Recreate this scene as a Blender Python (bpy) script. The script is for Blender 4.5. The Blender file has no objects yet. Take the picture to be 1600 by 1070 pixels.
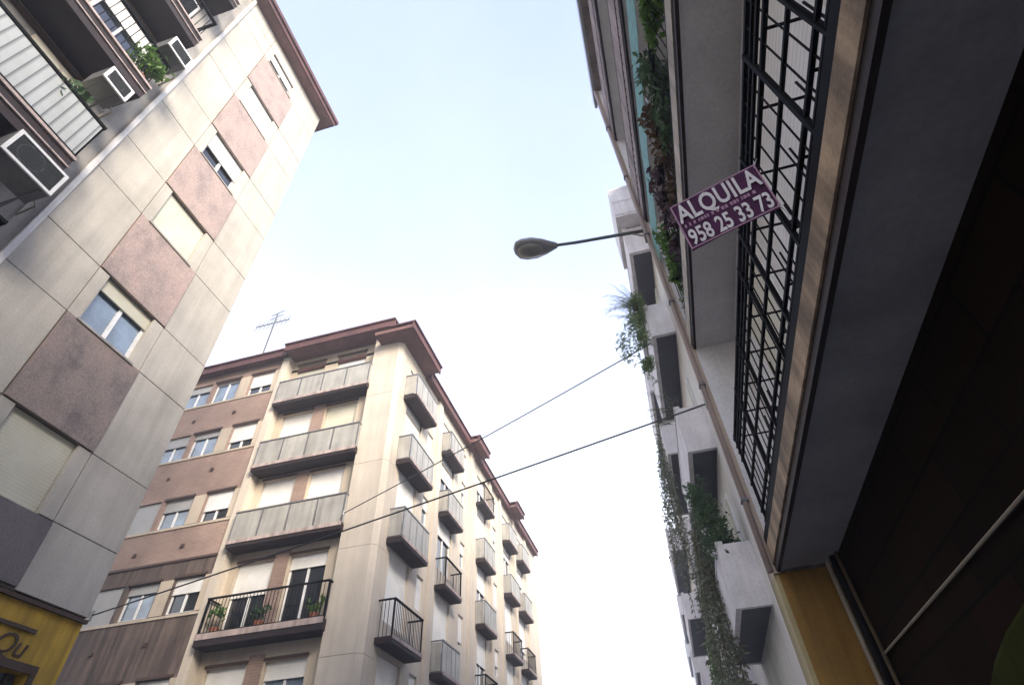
import bpy, math, random
from mathutils import Vector, Matrix, noise
random.seed(7)
SC = bpy.context.scene
COL = SC.collection
GZ = -1.6                      # street level; the camera is the origin, at eye height

# ------------------------------------------------------------------ materials
MATS = {}
def _new(name):
    m = bpy.data.materials.new(name); m.use_nodes = True
    nt = m.node_tree; b = nt.nodes['Principled BSDF']
    return m, nt, b
def _coord(nt, scale=(1, 1, 1)):
    tc = nt.nodes.new('ShaderNodeNewGeometry')
    mp = nt.nodes.new('ShaderNodeMapping'); mp.inputs['Scale'].default_value = scale
    nt.links.new(tc.outputs['Position'], mp.inputs['Vector'])
    return mp.outputs['Vector']
def _noise(nt, vec, scale, detail=6, rough=.6):
    n = nt.nodes.new('ShaderNodeTexNoise'); n.inputs['Scale'].default_value = scale
    n.inputs['Detail'].default_value = detail; n.inputs['Roughness'].default_value = rough
    nt.links.new(vec, n.inputs['Vector']); return n.outputs['Fac']
def _ramp(nt, fac, stops):
    r = nt.nodes.new('ShaderNodeValToRGB'); e = r.color_ramp.elements
    e[0].position, e[0].color = stops[0][0], (*stops[0][1], 1)
    e[1].position, e[1].color = stops[-1][0], (*stops[-1][1], 1)
    for p, c in stops[1:-1]:
        k = e.new(p); k.color = (*c, 1)
    nt.links.new(fac, r.inputs['Fac']); return r.outputs['Color']
def _mix(nt, a, b, fac, mode='MULTIPLY'):
    m = nt.nodes.new('ShaderNodeMix'); m.data_type = 'RGBA'; m.blend_type = mode
    if isinstance(fac, float): m.inputs['Factor'].default_value = fac
    else: nt.links.new(fac, m.inputs['Factor'])
    for s, v in ((6, a), (7, b)):
        if isinstance(v, tuple): m.inputs[s].default_value = (*v, 1)
        else: nt.links.new(v, m.inputs[s])
    return m.outputs[2]
def _bump(nt, b, h, strength, dist=.01):
    n = nt.nodes.new('ShaderNodeBump'); n.inputs['Strength'].default_value = strength
    n.inputs['Distance'].default_value = dist
    nt.links.new(h, n.inputs['Height']); nt.links.new(n.outputs['Normal'], b.inputs['Normal'])
def mottled(name, col, rough=.85, blotch=.8, var=.25, streak=.15, grain=40, bump=.3, metal=0.0):
    """painted or cast surface: broad blotches, rain streaks and a fine grain"""
    m, nt, b = _new(name)
    v = _coord(nt)
    c1 = tuple(x * (1 - var) for x in col); c2 = tuple(min(1, x * (1 + var)) for x in col)
    base = _ramp(nt, _noise(nt, v, blotch), [(.32, c1), (.5, col), (.7, c2)])
    if streak:
        vs = _coord(nt, (3.2, 3.2, .22))
        st = _ramp(nt, _noise(nt, vs, 1.6, 5), [(.35, (1 - streak * 2.2,) * 3), (.6, (1, 1, 1))])
        base = _mix(nt, base, st, 1.0)
    g = _noise(nt, v, grain, 3)
    gr = _ramp(nt, g, [(.3, (.89,) * 3), (.7, (1.05,) * 3)])
    base = _mix(nt, base, gr, 1.0)
    nt.links.new(base, b.inputs['Base Color'])
    b.inputs['Roughness'].default_value = rough; b.inputs['Metallic'].default_value = metal
    if bump: _bump(nt, b, g, bump)
    MATS[name] = m; return m
def granite(name, col, var=.4, streak=.2):
    m, nt, b = _new(name)
    v = _coord(nt)
    sp = _ramp(nt, _noise(nt, v, 55, 4, .7), [(.3, tuple(x * .55 for x in col)), (.5, col), (.7, tuple(min(1, x * 1.5) for x in col))])
    va = _coord(nt, (1, 1.6, 1.2))
    ve = _ramp(nt, _noise(nt, va, 1.3, 8, .7), [(.33, (1 - var, 1 - var, 1 - var * .9)), (.5, (1, 1, 1)), (.7, (1.2, 1.12, 1.1))])
    base = _mix(nt, sp, ve, 1.0)
    nt.links.new(base, b.inputs['Base Color']); b.inputs['Roughness'].default_value = .55
    MATS[name] = m; return m
def brick(name, c1, c2, mortar, bw=.26, rh=.075, ms=.009):
    m, nt, b = _new(name)
    g = nt.nodes.new('ShaderNodeNewGeometry'); s = nt.nodes.new('ShaderNodeSeparateXYZ')
    nt.links.new(g.outputs['Position'], s.inputs[0])
    a = nt.nodes.new('ShaderNodeMath'); nt.links.new(s.outputs[0], a.inputs[0]); nt.links.new(s.outputs[1], a.inputs[1])
    c = nt.nodes.new('ShaderNodeCombineXYZ'); nt.links.new(a.outputs[0], c.inputs[0]); nt.links.new(s.outputs[2], c.inputs[1])
    t = nt.nodes.new('ShaderNodeTexBrick'); nt.links.new(c.outputs[0], t.inputs['Vector'])
    t.inputs['Color1'].default_value = (*c1, 1); t.inputs['Color2'].default_value = (*c2, 1); t.inputs['Mortar'].default_value = (*mortar, 1)
    t.inputs['Scale'].default_value = 1; t.inputs['Brick Width'].default_value = bw; t.inputs['Row Height'].default_value = rh
    t.inputs['Mortar Size'].default_value = ms
    v = _coord(nt)
    w = _ramp(nt, _noise(nt, v, .7, 6), [(.3, (.72, .7, .7)), (.7, (1.12, 1.08, 1.05))])
    nt.links.new(_mix(nt, t.outputs['Color'], w, 1.0), b.inputs['Base Color'])
    b.inputs['Roughness'].default_value = .9
    _bump(nt, b, t.outputs['Fac'], -.4)
    MATS[name] = m; return m
def slatted(name, col, period=.055, axis=2, dark=.55, rough=.5, band=.16):
    """roller shutter or corrugated sheet: narrow ribs along one axis"""
    m, nt, b = _new(name)
    g = nt.nodes.new('ShaderNodeNewGeometry'); s = nt.nodes.new('ShaderNodeSeparateXYZ')
    nt.links.new(g.outputs['Position'], s.inputs[0])
    k = nt.nodes.new('ShaderNodeMath'); k.operation = 'MULTIPLY'; k.inputs[1].default_value = 1 / period
    nt.links.new(s.outputs[axis], k.inputs[0])
    f = nt.nodes.new('ShaderNodeMath'); f.operation = 'FRACT'; nt.links.new(k.outputs[0], f.inputs[0])
    v = _coord(nt)
    base = _ramp(nt, f.outputs[0], [(0.0, tuple(x * dark for x in col)), (band, col), (1.0, col)])
    w = _ramp(nt, _noise(nt, v, 1.4, 5), [(.3, (.84, .83, .8)), (.7, (1.05, 1.05, 1.05))])
    nt.links.new(_mix(nt, base, w, 1.0), b.inputs['Base Color']); b.inputs['Roughness'].default_value = rough
    _bump(nt, b, f.outputs[0], .35, .02)
    MATS[name] = m; return m
def plain(name, col, rough=.5, metal=0.0, var=.12, scale=6):
    return mottled(name, col, rough, scale, var, 0, 60, .1, metal)
def glass(name, col, rough=.04, spec=.5):
    m, nt, b = _new(name)
    v = _coord(nt)
    base = _ramp(nt, _noise(nt, v, 1.7, 3), [(.35, tuple(x * .5 for x in col)), (.65, col)])
    nt.links.new(base, b.inputs['Base Color']); b.inputs['Roughness'].default_value = rough
    b.inputs['Specular IOR Level'].default_value = spec; b.inputs['IOR'].default_value = 1.52
    b.inputs['Coat Weight'].default_value = .6; b.inputs['Coat Roughness'].default_value = .02
    MATS[name] = m; return m
def leafy(name, c1, c2, trans=.3):
    m, nt, b = _new(name)
    v = _coord(nt)
    base = _ramp(nt, _noise(nt, v, 7, 3), [(.3, c1), (.7, c2)])
    nt.links.new(base, b.inputs['Base Color']); b.inputs['Roughness'].default_value = .6
    tr = nt.nodes.new('ShaderNodeBsdfTranslucent'); nt.links.new(base, tr.inputs['Color'])
    mx = nt.nodes.new('ShaderNodeMixShader'); mx.inputs[0].default_value = trans
    out = nt.nodes['Material Output']
    nt.links.new(b.outputs[0], mx.inputs[1]); nt.links.new(tr.outputs[0], mx.inputs[2]); nt.links.new(mx.outputs[0], out.inputs[0])
    MATS[name] = m; return m

mottled('concrete', (.49, .455, .40), .9, .9, .15, .06, 30, .2)
mottled('concrete_grey', (.37, .345, .315), .9, .8, .2, .15, 30, .25)
granite('pink_stone', (.36, .275, .24), .28)
granite('brown_stone', (.235, .185, .16), .5)
granite('dark_stone', (.14, .12, .12), .3)
mottled('joint', (.17, .155, .14), .95, 2, .2, 0)
mottled('eave_brown', (.115, .045, .042), .7, 1.5, .3, .1)
mottled('eave_soffit', (.17, .085, .075), .8, 1.5, .25, .1)
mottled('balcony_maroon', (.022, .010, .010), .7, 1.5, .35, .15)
mottled('white_trim', (.70, .67, .65), .6, 2, .12, .1)
mottled('cream_wall', (.55, .465, .365), .85, .6, .14, .06, 30, .2)
mottled('cream_pale', (.585, .515, .43), .85, .6, .13, .05, 30, .2)
brick('brick', (.33, .225, .185), (.28, .185, .15), (.36, .30, .26))
mottled('brown_lower', (.15, .108, .088), .8, 1.1, .3, .3, 26, .3)
slatted('shutter_white', (.86, .85, .84))
slatted('shutter_cream', (.66, .64, .53))
slatted('shutter_grey', (.42, .42, .42))
slatted('parapet_slats', (.40, .42, .42), .15, 1, .18, .5, .34)
plain('white_frame', (.78, .78, .78), .4)
plain('dark_frame', (.035, .03, .03), .5)
glass('pane_dark', (.02, .023, .028))
glass('pane_sky', (.20, .27, .36), .06, .9)  # pale blue base colour paints in a reflected sky
mottled('screen_panel', (.39, .375, .34), .5, 1.5, .18, .12)
plain('iron', (.006, .006, .007), .8, 0).node_tree.nodes['Principled BSDF'].inputs['Specular IOR Level'].default_value = .12
plain('iron_grey', (.20, .20, .21), .4, .4)
plain('steel', (.42, .42, .40), .45, .5)
plain('aerial_metal', (.10, .10, .10), .6, 0)
mottled('yellow_paint', (.58, .36, .035), .75, 1.2, .2, .2)
plain('brown_paint', (.06, .03, .018), .6)
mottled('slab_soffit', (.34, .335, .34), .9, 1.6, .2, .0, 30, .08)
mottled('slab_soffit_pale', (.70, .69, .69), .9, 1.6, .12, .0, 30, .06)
mottled('fascia_beige', (.45, .33, .21), .85, 3.2, .38, .3, 40, .4)
mottled('fascia_pale', (.56, .50, .42), .85, 2.2, .18, .2, 40, .3)
mottled('fin_white', (.84, .83, .84), .85, 1.0, .08, .05, 30, .15)
mottled('pilaster_beige', (.52, .42, .34), .85, 1.2, .15, .2, 30, .2)
mottled('pilaster_pink', (.47, .375, .345), .85, 1.2, .15, .2, 30, .2)
mottled('ochre_wall', (.30, .165, .035), .85, 1.4, .2, .2, 30, .3)
mottled('ochre_edge', (.46, .38, .20), .85, 1.4, .2, .2, 30, .3)
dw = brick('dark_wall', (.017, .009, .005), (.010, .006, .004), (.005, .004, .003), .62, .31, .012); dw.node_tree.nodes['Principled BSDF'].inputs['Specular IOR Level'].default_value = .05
mottled('taupe_fascia', (.33, .265, .25), .85, 1.2, .2, .2, 30, .2)
mottled('far_parapet', (.82, .79, .80), .85, 1.6, .12, .06, 30, .2)
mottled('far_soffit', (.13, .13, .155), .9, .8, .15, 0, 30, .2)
mottled('far_wall', (.76, .73, .68), .85, .8, .1, .06, 30, .2)
plain('sign_purple', (.085, .014, .078), .8, 0, .25, 14)
plain('sign_white', (.92, .88, .93), .5)
plain('sign_pink', (.50, .26, .42), .5)
plain('teal_mesh', (.06, .26, .20), .6, 0, .35, 9)
plain('lamp_grey', (.42, .42, .44), .45, .3)
plain('lamp_lens', (.36, .345, .33), .25)
plain('lamp_pole', (.16, .19, .18), .5, .3)
plain('cable_black', (.10, .10, .105), .6)
plain('cable_pale', (.34, .30, .24), .6)
plain('terracotta', (.30, .11, .06), .8)
plain('olive_canvas', (.030, .036, .006), .95, 0, .3, 5).node_tree.nodes['Principled BSDF'].inputs['Specular IOR Level'].default_value = .04
plain('grille_dark', (.035, .038, .036), .6)
plain('ac_white', (.72, .72, .71), .5)
leafy('leaf_green', (.06, .13, .025), (.16, .29, .055), .4)
leafy('leaf_dark', (.045, .085, .04), (.11, .18, .08), .4)
leafy('leaf_grey', (.13, .155, .10), (.24, .26, .18), .4)
leafy('leaf_fern', (.12, .17, .07), (.24, .31, .14), .45)
leafy('leaf_brown', (.08, .05, .02), (.17, .10, .045), .2)
leafy('leaf_purple', (.07, .035, .05), (.14, .09, .09), .2)
plain('stem', (.09, .06, .035), .9)
mottled('asphalt', (.05, .05, .052), .95, 3, .25, 0, 90, .4)
mottled('paving', (.40, .395, .39), .9, 2, .2, 0, 40, .3)
mottled('earth', (.16, .155, .15), .95, .2, .2, 0, 10, .2)

# ------------------------------------------------------------------ mesh helper
class Fr:
    """a frame on a facade: u along it, n out of it, z up"""
    def __init__(s, o=(0, 0, 0), u=(1, 0, 0), n=(0, 1, 0)):
        s.o, s.u, s.n = Vector(o), Vector(u), Vector(n)
    def p(s, u, n, z): return s.o + s.u * u + s.n * n + Vector((0, 0, z))
W = Fr()
class MB:
    def __init__(s): s.v, s.f = [], []
    def add(s, pts, faces):
        k = len(s.v); s.v += [Vector(p) for p in pts]; s.f += [[i + k for i in f] for f in faces]; return s
    def box(s, u0, u1, n0, n1, z0, z1, fr=W):
        P = [fr.p(a, b, c) for a in (u0, u1) for b in (n0, n1) for c in (z0, z1)]
        return s.add(P, [[0, 1, 3, 2], [4, 6, 7, 5], [0, 4, 5, 1], [2, 3, 7, 6], [0, 2, 6, 4], [1, 5, 7, 3]])
    def quad(s, *P): return s.add(P, [list(range(len(P)))])
    def prism(s, ring, d):
        n = len(ring); R = [Vector(p) for p in ring]; D = Vector(d)
        return s.add(R + [p + D for p in R], [list(range(n))[::-1], list(range(n, 2 * n))] + [[i, (i + 1) % n, n + (i + 1) % n, n + i] for i in range(n)])
    def tube(s, pts, r, n=8, r1=None, cap=True):
        pts = [Vector(p) for p in pts]; rings = []; m = len(pts)
        up = Vector((0, 0, 1))
        for i, p in enumerate(pts):
            d = (pts[min(i + 1, m - 1)] - pts[max(i - 1, 0)]).normalized()
            a = d.cross(up if abs(d.z) < .95 else Vector((1, 0, 0))).normalized(); b = a.cross(d)
            rr = r if r1 is None else r + (r1 - r) * i / max(1, m - 1)
            rings.append([p + (a * math.cos(t) + b * math.sin(t)) * rr for t in [2 * math.pi * j / n for j in range(n)]])
        k = [p for g in rings for p in g]
        F = [[i * n + j, i * n + (j + 1) % n, (i + 1) * n + (j + 1) % n, (i + 1) * n + j] for i in range(m - 1) for j in range(n)]
        if cap: F += [list(range(n))[::-1], [(m - 1) * n + j for j in range(n)]]
        return s.add(k, F)
    def facade(s, fr, u0, u1, z0, z1, holes=()):
        """wall sheet at n=0 with recessed openings (ua, ub, za, zb, depth)"""
        U = sorted({u0, u1, *[h[0] for h in holes], *[h[1] for h in holes]}); U = [u for u in U if u0 <= u <= u1]
        Z = sorted({z0, z1, *[h[2] for h in holes], *[h[3] for h in holes]}); Z = [z for z in Z if z0 <= z <= z1]
        for a, b in zip(U, U[1:]):
            for c, d in zip(Z, Z[1:]):
                mu, mz = (a + b) / 2, (c + d) / 2
                if any(h[0] < mu < h[1] and h[2] < mz < h[3] for h in holes): continue
                s.quad(fr.p(a, 0, c), fr.p(b, 0, c), fr.p(b, 0, d), fr.p(a, 0, d))
        for a, b, c, d, e in holes:
            R = [(a, c), (b, c), (b, d), (a, d)]
            for (x, y), (X, Y) in zip(R, R[1:] + R[:1]):
                s.quad(fr.p(x, 0, y), fr.p(X, 0, Y), fr.p(X, -e, Y), fr.p(x, -e, y))
        return s
    def build(s, name, mat, parent=None, bevel=0, smooth=False):
        me = bpy.data.meshes.new(name)
        off = parent_world(parent) if parent else Vector((0, 0, 0))
        me.from_pydata([tuple(v - off) for v in s.v], [], s.f); me.update()
        me.materials.append(MATS[mat])
        if smooth:
            for p in me.polygons: p.use_smooth = True
        o = bpy.data.objects.new(name, me); COL.objects.link(o)
        if parent: o.parent = parent
        if bevel:
            bv = o.modifiers.new('bevel', 'BEVEL'); bv.width = bevel; bv.segments = 2; bv.limit_method = 'ANGLE'
        return o
def parent_world(o):
    v = Vector((0, 0, 0))
    while o: v += o.location; o = o.parent
    return v
def tag(o, label=None, cat=None, group=None, kind=None):
    if label: o['label'] = label
    if cat: o['category'] = cat
    if group: o['group'] = group
    if kind: o['kind'] = kind
    return o
def thing(name, loc, label, cat, group=None):
    o = bpy.data.objects.new(name, None); COL.objects.link(o); o.location = loc
    o.empty_display_size = .2
    return tag(o, label, cat, group)
def recentre(o):
    """origin of a one-mesh thing to its lowest middle"""
    vs = o.data.vertices
    c = Vector((sum(v.co.x for v in vs) / len(vs), sum(v.co.y for v in vs) / len(vs), min(v.co.z for v in vs)))
    for v in vs: v.co -= c
    o.location = o.location + c; return o
def copy_tree(o, parent=None):
    c = o.copy(); COL.objects.link(c); c.parent = parent
    for ch in list(o.children): copy_tree(ch, c)
    return c

# a window: frame ring with a mullion, panes behind it and a roller shutter let down by a share
def window(parent, fr, a, b, c, d, depth, drop=0.0, shut='shutter_white', pane='pane_dark', frame='white_frame', mull=1, box=.16):
    e = .055; n0, n1 = -depth, -depth + .06
    m = MB()
    m.box(a, b, n0, n1, c, c + e, fr); m.box(a, b, n0, n1, d - e, d, fr)
    m.box(a, a + e, n0, n1, c + e, d - e, fr); m.box(b - e, b, n0, n1, c + e, d - e, fr)
    for k in range(mull):
        x = a + (b - a) * (k + 1) / (mull + 1)
        m.box(x - .035, x + .035, n0, n1 + .004, c + e, d - e, fr)
    w = m.build('window', frame, parent)
    g = MB(); g.box(a + e, b - e, n0 + .012, n0 + .026, c + e, d - e, fr); g.build('pane', pane, w)
    if drop > 0:
        zb = d - box - (d - box - c) * drop
        s = MB(); s.box(a + .01, b - .01, n1 + .012, n1 + .03, zb, d - .004, fr)
        s.box(a + .01, b - .01, n1 + .006, n1 + .04, zb - .035, zb, fr)
        s.build('shutter', shut, w)
    return w

# ------------------------------------------------------------------ ground
m = MB(); m.quad((-400, -400, GZ - .15), (400, -400, GZ - .15), (400, 400, GZ - .15), (-400, 400, GZ - .15)); tag(m.build('ground', 'earth'), kind='structure')
m = MB(); m.quad((-7.0, -60, GZ - .12), (-.6, -60, GZ - .12), (-.6, 120, GZ - .12), (-7.0, 120, GZ - .12)); tag(m.build('road', 'asphalt'), kind='structure')
m = MB(); m.quad((-60, 8.2, GZ - .124), (-7.0, 8.2, GZ - .124), (-7.0, 13, GZ - .124), (-60, 13, GZ - .124)); tag(m.build('side_road', 'asphalt'), kind='structure')
m = MB(); m.box(-.6, 1.56, -60, 120, GZ - .14, GZ); m.box(-.75, -.6, -60, 120, GZ - .14, GZ - .004); tag(m.build('pavement', 'paving'), kind='structure')
m = MB(); m.box(-8.4, -7.0, -60, 8.2, GZ - .14, GZ); m.box(-7.87, -7.0, 13, 120, GZ - .14, GZ); tag(m.build('pavement', 'paving'), kind='structure')

# ------------------------------------------------------------------ left block
LX = -8.4
L = thing('apartment_block', (LX, 3, GZ), 'cream concrete apartment block with pink stone panels, air conditioners and a yellow ground floor', 'apartment building')
F = Fr((LX, 0, 0), (0, 1, 0), (1, 0, 0))
LT = [19.65, 17.04, 13.97, 11.05, 8.12, 5.21]       # lintels
SI = [18.85, 15.84, 12.78, 9.84, 6.97, 4.04]        # sills
Y0, Y1, YA, YB = 2.84, 6.82, 3.99, 5.59
TOP = 20.35
back = MB()
back.box(-22, LX - .26, -14, Y1, GZ, TOP)
back.build('core_wall', 'concrete', L)
# the pier with the balconies, plain grey
pier = MB(); pier.box(LX - .26, LX - .004, -14, Y0, 3.0, TOP)
pier.build('balcony_wall', 'concrete_grey', L)
# joint-coloured backing and the cast panels in front of it
wl, wd = 4.22, 5.34
bk = MB()
bk.box(LX - .24, LX - .03, Y0, wl - .002, 3.06, TOP); bk.box(LX - .24, LX - .03, wd + .002, Y1 - .004, 3.06, TOP)
zz = [3.06] + sorted(x for p in zip(SI, LT) for x in p) + [TOP]
for a, b in zip(zz[::2], zz[1::2]): bk.box(LX - .24, LX - .03, wl - .002, wd + .002, a, b)
bk.build('joint_backing', 'joint', L)
cp = MB(); g = .007
levels = [3.06] + sorted(SI + LT) + [TOP]
for a, b in zip(levels, levels[1:]):
    jog = random.uniform(-.002, .002)
    cp.box(LX - .03, LX + jog, Y0 + .01, YA - g, a + g, b - g)
    cp.box(LX - .03, LX - jog, YB + g, Y1, a + g, b - g)
for s_, l_ in zip(SI, LT):                           # concrete cheeks beside each window
    cp.box(LX - .03, LX + .001, YA + g, wl, s_ + g, l_ - g); cp.box(LX - .03, LX + .001, wd, YB - g, s_ + g, l_ - g)
    for y in (wl, wd): cp.box(LX - .25, LX - .03, y - .02 if y == wl else y, y if y == wl else y + .02, s_, l_)
cp.box(LX - .03, LX + .001, YA + g, YB - g, LT[0] + g, TOP - g)
cp.build('concrete_panel', 'concrete', L, bevel=.006)
for s_, l_ in zip(SI[:-1], LT[1:]):
    p = MB(); p.box(LX - .03, LX + .028, YA + .008, YB - .008, l_ + .008, s_ - .012); pp = p.build('pink_panel', 'pink_stone' if s_ > 8 else 'brown_stone', L, bevel=.006)
    if s_ < 8: tag(pp, 'brownish veined stone panel, lowest of the column')
    q = MB(); q.box(LX - .12, LX + .05, wl - .05, wd + .05, s_ - .03, s_ + .012); q.build('window_sill', 'concrete_grey', L)
p = MB(); p.box(LX - .03, LX + .02, Y0 + .01, YB - .008, 3.10, SI[-1] - .02); tag(p.build('stone_band', 'dark_stone', L), 'dark grey stone band above the yellow shopfront')
window(L, F, wl, wd, SI[0], LT[0], .16, .35, mull=1, box=.1)
window(L, F, wl, wd, SI[1], LT[1], .16, 1.0)
window(L, F, wl, wd, SI[2], LT[2], .16, .42)
window(L, F, wl, wd, SI[3], LT[3], .16, 1.0, 'shutter_cream')
window(L, F, wl, wd, SI[4], LT[4], .16, .12, 'shutter_cream', 'pane_sky')
window(L, F, wl, wd, SI[5], LT[5], .16, 1.0, 'shutter_cream')
t = MB(); t.box(LX, LX + .06, Y0 - .07, Y0 + .03, 3.0, TOP - .05); t.build('corner_trim', 'white_trim', L, bevel=.01)
# roof edge
e = MB(); e.box(-22.5, LX + .32, -14, Y1 + .32, TOP, TOP + .10); e.build('eave_soffit', 'eave_soffit', L)
e = MB(); e.box(LX + .28, LX + .38, -14, Y1 + .38, TOP + .03, TOP + .34); e.box(-22.5, LX + .28, Y1 + .28, Y1 + .38, TOP + .03, TOP + .34)
e.box(LX + .38, LX + .45, -14, Y1 + .45, TOP + .22, TOP + .42); e.box(-22.5, LX + .38, Y1 + .38, Y1 + .45, TOP + .22, TOP + .42)
e.build('eave_fascia', 'eave_brown', L)
# balconies beside the plain strip
BX = -7.66
for k in range(5):
    zt = 5.76 + 2.93 * k                              # top of the fascia
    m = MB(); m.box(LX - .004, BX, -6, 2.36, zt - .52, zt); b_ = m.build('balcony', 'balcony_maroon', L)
    m = MB(); m.box(BX, BX + .035, -6, 2.37, zt - .10, zt - .04); m.box(BX, BX + .03, -6, 2.37, zt - .32, zt - .29); m.build('string_course', 'pilaster_pink', b_)
    if k == 1:
        m = MB(); m.box(BX - .05, BX - .02, -6, 2.34, zt + .06, zt + 1.0); m.box(LX, BX - .02, 2.31, 2.34, zt + .06, zt + 1.0); m.build('parapet_screen', 'parapet_slats', b_)
    r = MB(); r.box(BX - .07, BX - .0, -6, 2.36, zt + 1.02, zt + 1.08); r.box(LX, BX - .07, 2.29, 2.36, zt + 1.02, zt + 1.08)
    r.box(BX - .06, BX - .03, -6, 2.35, zt + .03, zt + .06)
    if k != 1:
        y = -6
        while y < 2.3: r.box(BX - .045, BX - .03, y, y + .015, zt + .06, zt + 1.02); y += .13
        for x in (BX - .2, BX - .35, BX - .5): r.box(x, x + .015, 2.31, 2.325, zt, zt + 1.02)
    r.build('railing', 'iron', b_)
    # doors onto the balcony
    for y in (-3.6, -1.2, .95):
        zb = zt + .02
        m = MB(); m.box(LX + .0, LX + .03, y - .06, y + 1.12, zb, zb + 2.12); fr_ = m.build('balcony_door', 'cream_pale' if k == 1 else 'white_frame', L)
        m = MB(); m.box(LX + .03, LX + .045, y, y + .5, zb + .08, zb + 2.02); m.box(LX + .03, LX + .045, y + .56, y + 1.06, zb + .08, zb + 2.02)
        m.build('pane', 'pane_dark' if k != 1 else 'shutter_cream', fr_)
        if k == 2:
            m = MB(); m.box(LX + .048, LX + .07, y, y + 1.06, zb + 1.5, zb + 2.05); m.build('shutter', 'shutter_white', fr_)
    m = MB(); m.box(LX - .002, LX + .09, -6, 2.1, zt + 2.2, zt + 2.27); m.build('lintel_band', 'brown_paint', L)
# yellow ground floor
m = MB(); m.facade(F, -14, Y1 - .03, GZ, 3.02, [(-13, -.5, GZ + .3, 2.2, .3), (.2, 6.36, GZ + .3, 2.22, .25)])
m.quad(F.p(Y1 - .03, 0, GZ), F.p(Y1 - .03, -.26, GZ), F.p(Y1 - .03, -.26, 3.02), F.p(Y1 - .03, 0, 3.02))
sf = m.build('shopfront', 'yellow_paint', L)
m = MB(); m.box(-14, 6.16, 0, .03, 2.66, 2.71, F); m.box(-14, Y1, 0, .05, 2.97, 3.02, F); m.box(.1, 6.44, 0, .03, 2.22, 2.32, F); m.box(6.36, 6.44, 0, .03, GZ, 2.22, F); m.build('moulding', 'brown_paint', sf)
m = MB(); m.box(.2, 6.36, -.25, -.22, GZ + .3, 2.22, F); m.build('shop_window', 'pane_sky', sf)
m = MB()
for y in (1.7, 3.2, 4.7, 6.2): m.box(y, y + .08, -.22, -.16, GZ + .3, 2.22, F)
m.box(.2, 6.36, -.22, -.16, 1.6, 1.68, F); m.build('window_bar', 'dark_frame', sf)

def text_mesh(body, size, mat, name, parent, M, extrude=.004, spacing=1.0, shear=0.0, bold=0.0, fit=None):
    cu = bpy.data.curves.new(name, 'FONT'); cu.body = body; cu.size = size; cu.extrude = extrude
    cu.space_character = spacing; cu.shear = shear; cu.offset = bold; cu.resolution_u = 3
    tmp = bpy.data.objects.new('tmp', cu); COL.objects.link(tmp)
    dg = bpy.context.evaluated_depsgraph_get(); dg.update()
    me = bpy.data.meshes.new_from_object(tmp.evaluated_get(dg))
    bpy.data.objects.remove(tmp); bpy.data.curves.remove(cu)
    if fit:
        xs = [v.co.x for v in me.vertices]; k = fit / (max(xs) - min(xs)); me.transform(Matrix.Translation((-min(xs) * k, 0, 0)) @ Matrix.Diagonal((k, 1, 1, 1)))
    off = parent_world(parent)
    me.transform(Matrix.Translation(-off) @ M); me.materials.clear(); me.materials.append(MATS[mat]); me.name = name
    o = bpy.data.objects.new(name, me); COL.objects.link(o); o.parent = parent
    return o
def basis(o, u, v):
    u = Vector(u).normalized(); v = Vector(v); v = (v - u * v.dot(u)).normalized(); w = u.cross(v)
    M = Matrix((u, v, w)).transposed().to_4x4(); M.translation = Vector(o); return M
text_mesh('Qu', .36, 'brown_paint', 'lettering', sf, basis((LX + .008, 5.68, 2.36), (0, 1, 0), (0, 0, 1)), .006, .95, .25)

# air conditioners hung under the slab ends
def air_con(y0, y1, z0, z1, label, x0=LX + .42, x1=-7.5):
    o = thing('air_conditioner', ((x0 + x1) / 2, (y0 + y1) / 2, z0), label, 'air conditioner', 'air conditioners on the balcony ends')
    m = MB(); m.box(x0, x1 - .03, y0, y1, z0, z1); m.build('casing', 'iron_grey', o, bevel=.01)  # grey instead of white: shade on the unit's sides put into its colour
    e = .05; m = MB(); m.box(x1 - .03, x1, y0, y1, z0, z0 + e); m.box(x1 - .03, x1, y0, y1, z1 - e, z1)
    m.box(x1 - .03, x1, y0, y0 + e, z0 + e, z1 - e); m.box(x1 - .03, x1, y1 - e, y1, z0 + e, z1 - e); m.build('front_frame', 'ac_white', o)
    m = MB(); m.box(x1 - .028, x1 - .016, y0 + e, y1 - e, z0 + e, z1 - e)
    k = z0 + e + .02
    while k < z1 - e: m.box(x1 - .016, x1 - .008, y0 + e, y1 - e, k, k + .01); k += .035
    m.build('grille', 'grille_dark', o)
    m = MB(); cy, cz, r = y0 + (y1 - y0) * .4, (z0 + z1) / 2, (z1 - z0) * .36
    m.tube([(x1 - .02, cy + r * math.cos(t), cz + r * math.sin(t)) for t in [i * math.pi / 12 for i in range(25)]], .008, 5); m.build('fan_ring', 'iron_grey', o)
    m = MB()
    for y in (y0 + .1, y1 - .13): m.box(LX, x1 - .06, y, y + .03, z0 - .03, z0 - .001)
    for y in (y0 + .1, y1 - .13): m.tube([(x0 + .05, y + .015, z0 - .02), (LX, y + .015, z0 - .26)], .012, 5)
    m.build('bracket', 'iron_grey', o)
    m = MB(); m.tube([(x0 + .1, y1, z0 + .12), (x0 + .06, y1 + .1, z0 + .06), (LX + .04, y1 + .14, z0 + .1), (LX + .02, y1 + .15, z0 + .5)], .018, 6); m.build('hose', 'cable_pale', o)
    return o
air_con(1.62, 2.43, 7.56, 8.10, 'large air conditioner with a dark grille hung below the lowest balcony')
air_con(1.70, 2.20, 10.42, 10.84, 'small white air conditioner hung below the balcony with the bushy plant')
air_con(1.96, 2.50, 12.86, 13.32, 'white air conditioner high on the wall just above the bushy balcony plant')

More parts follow.
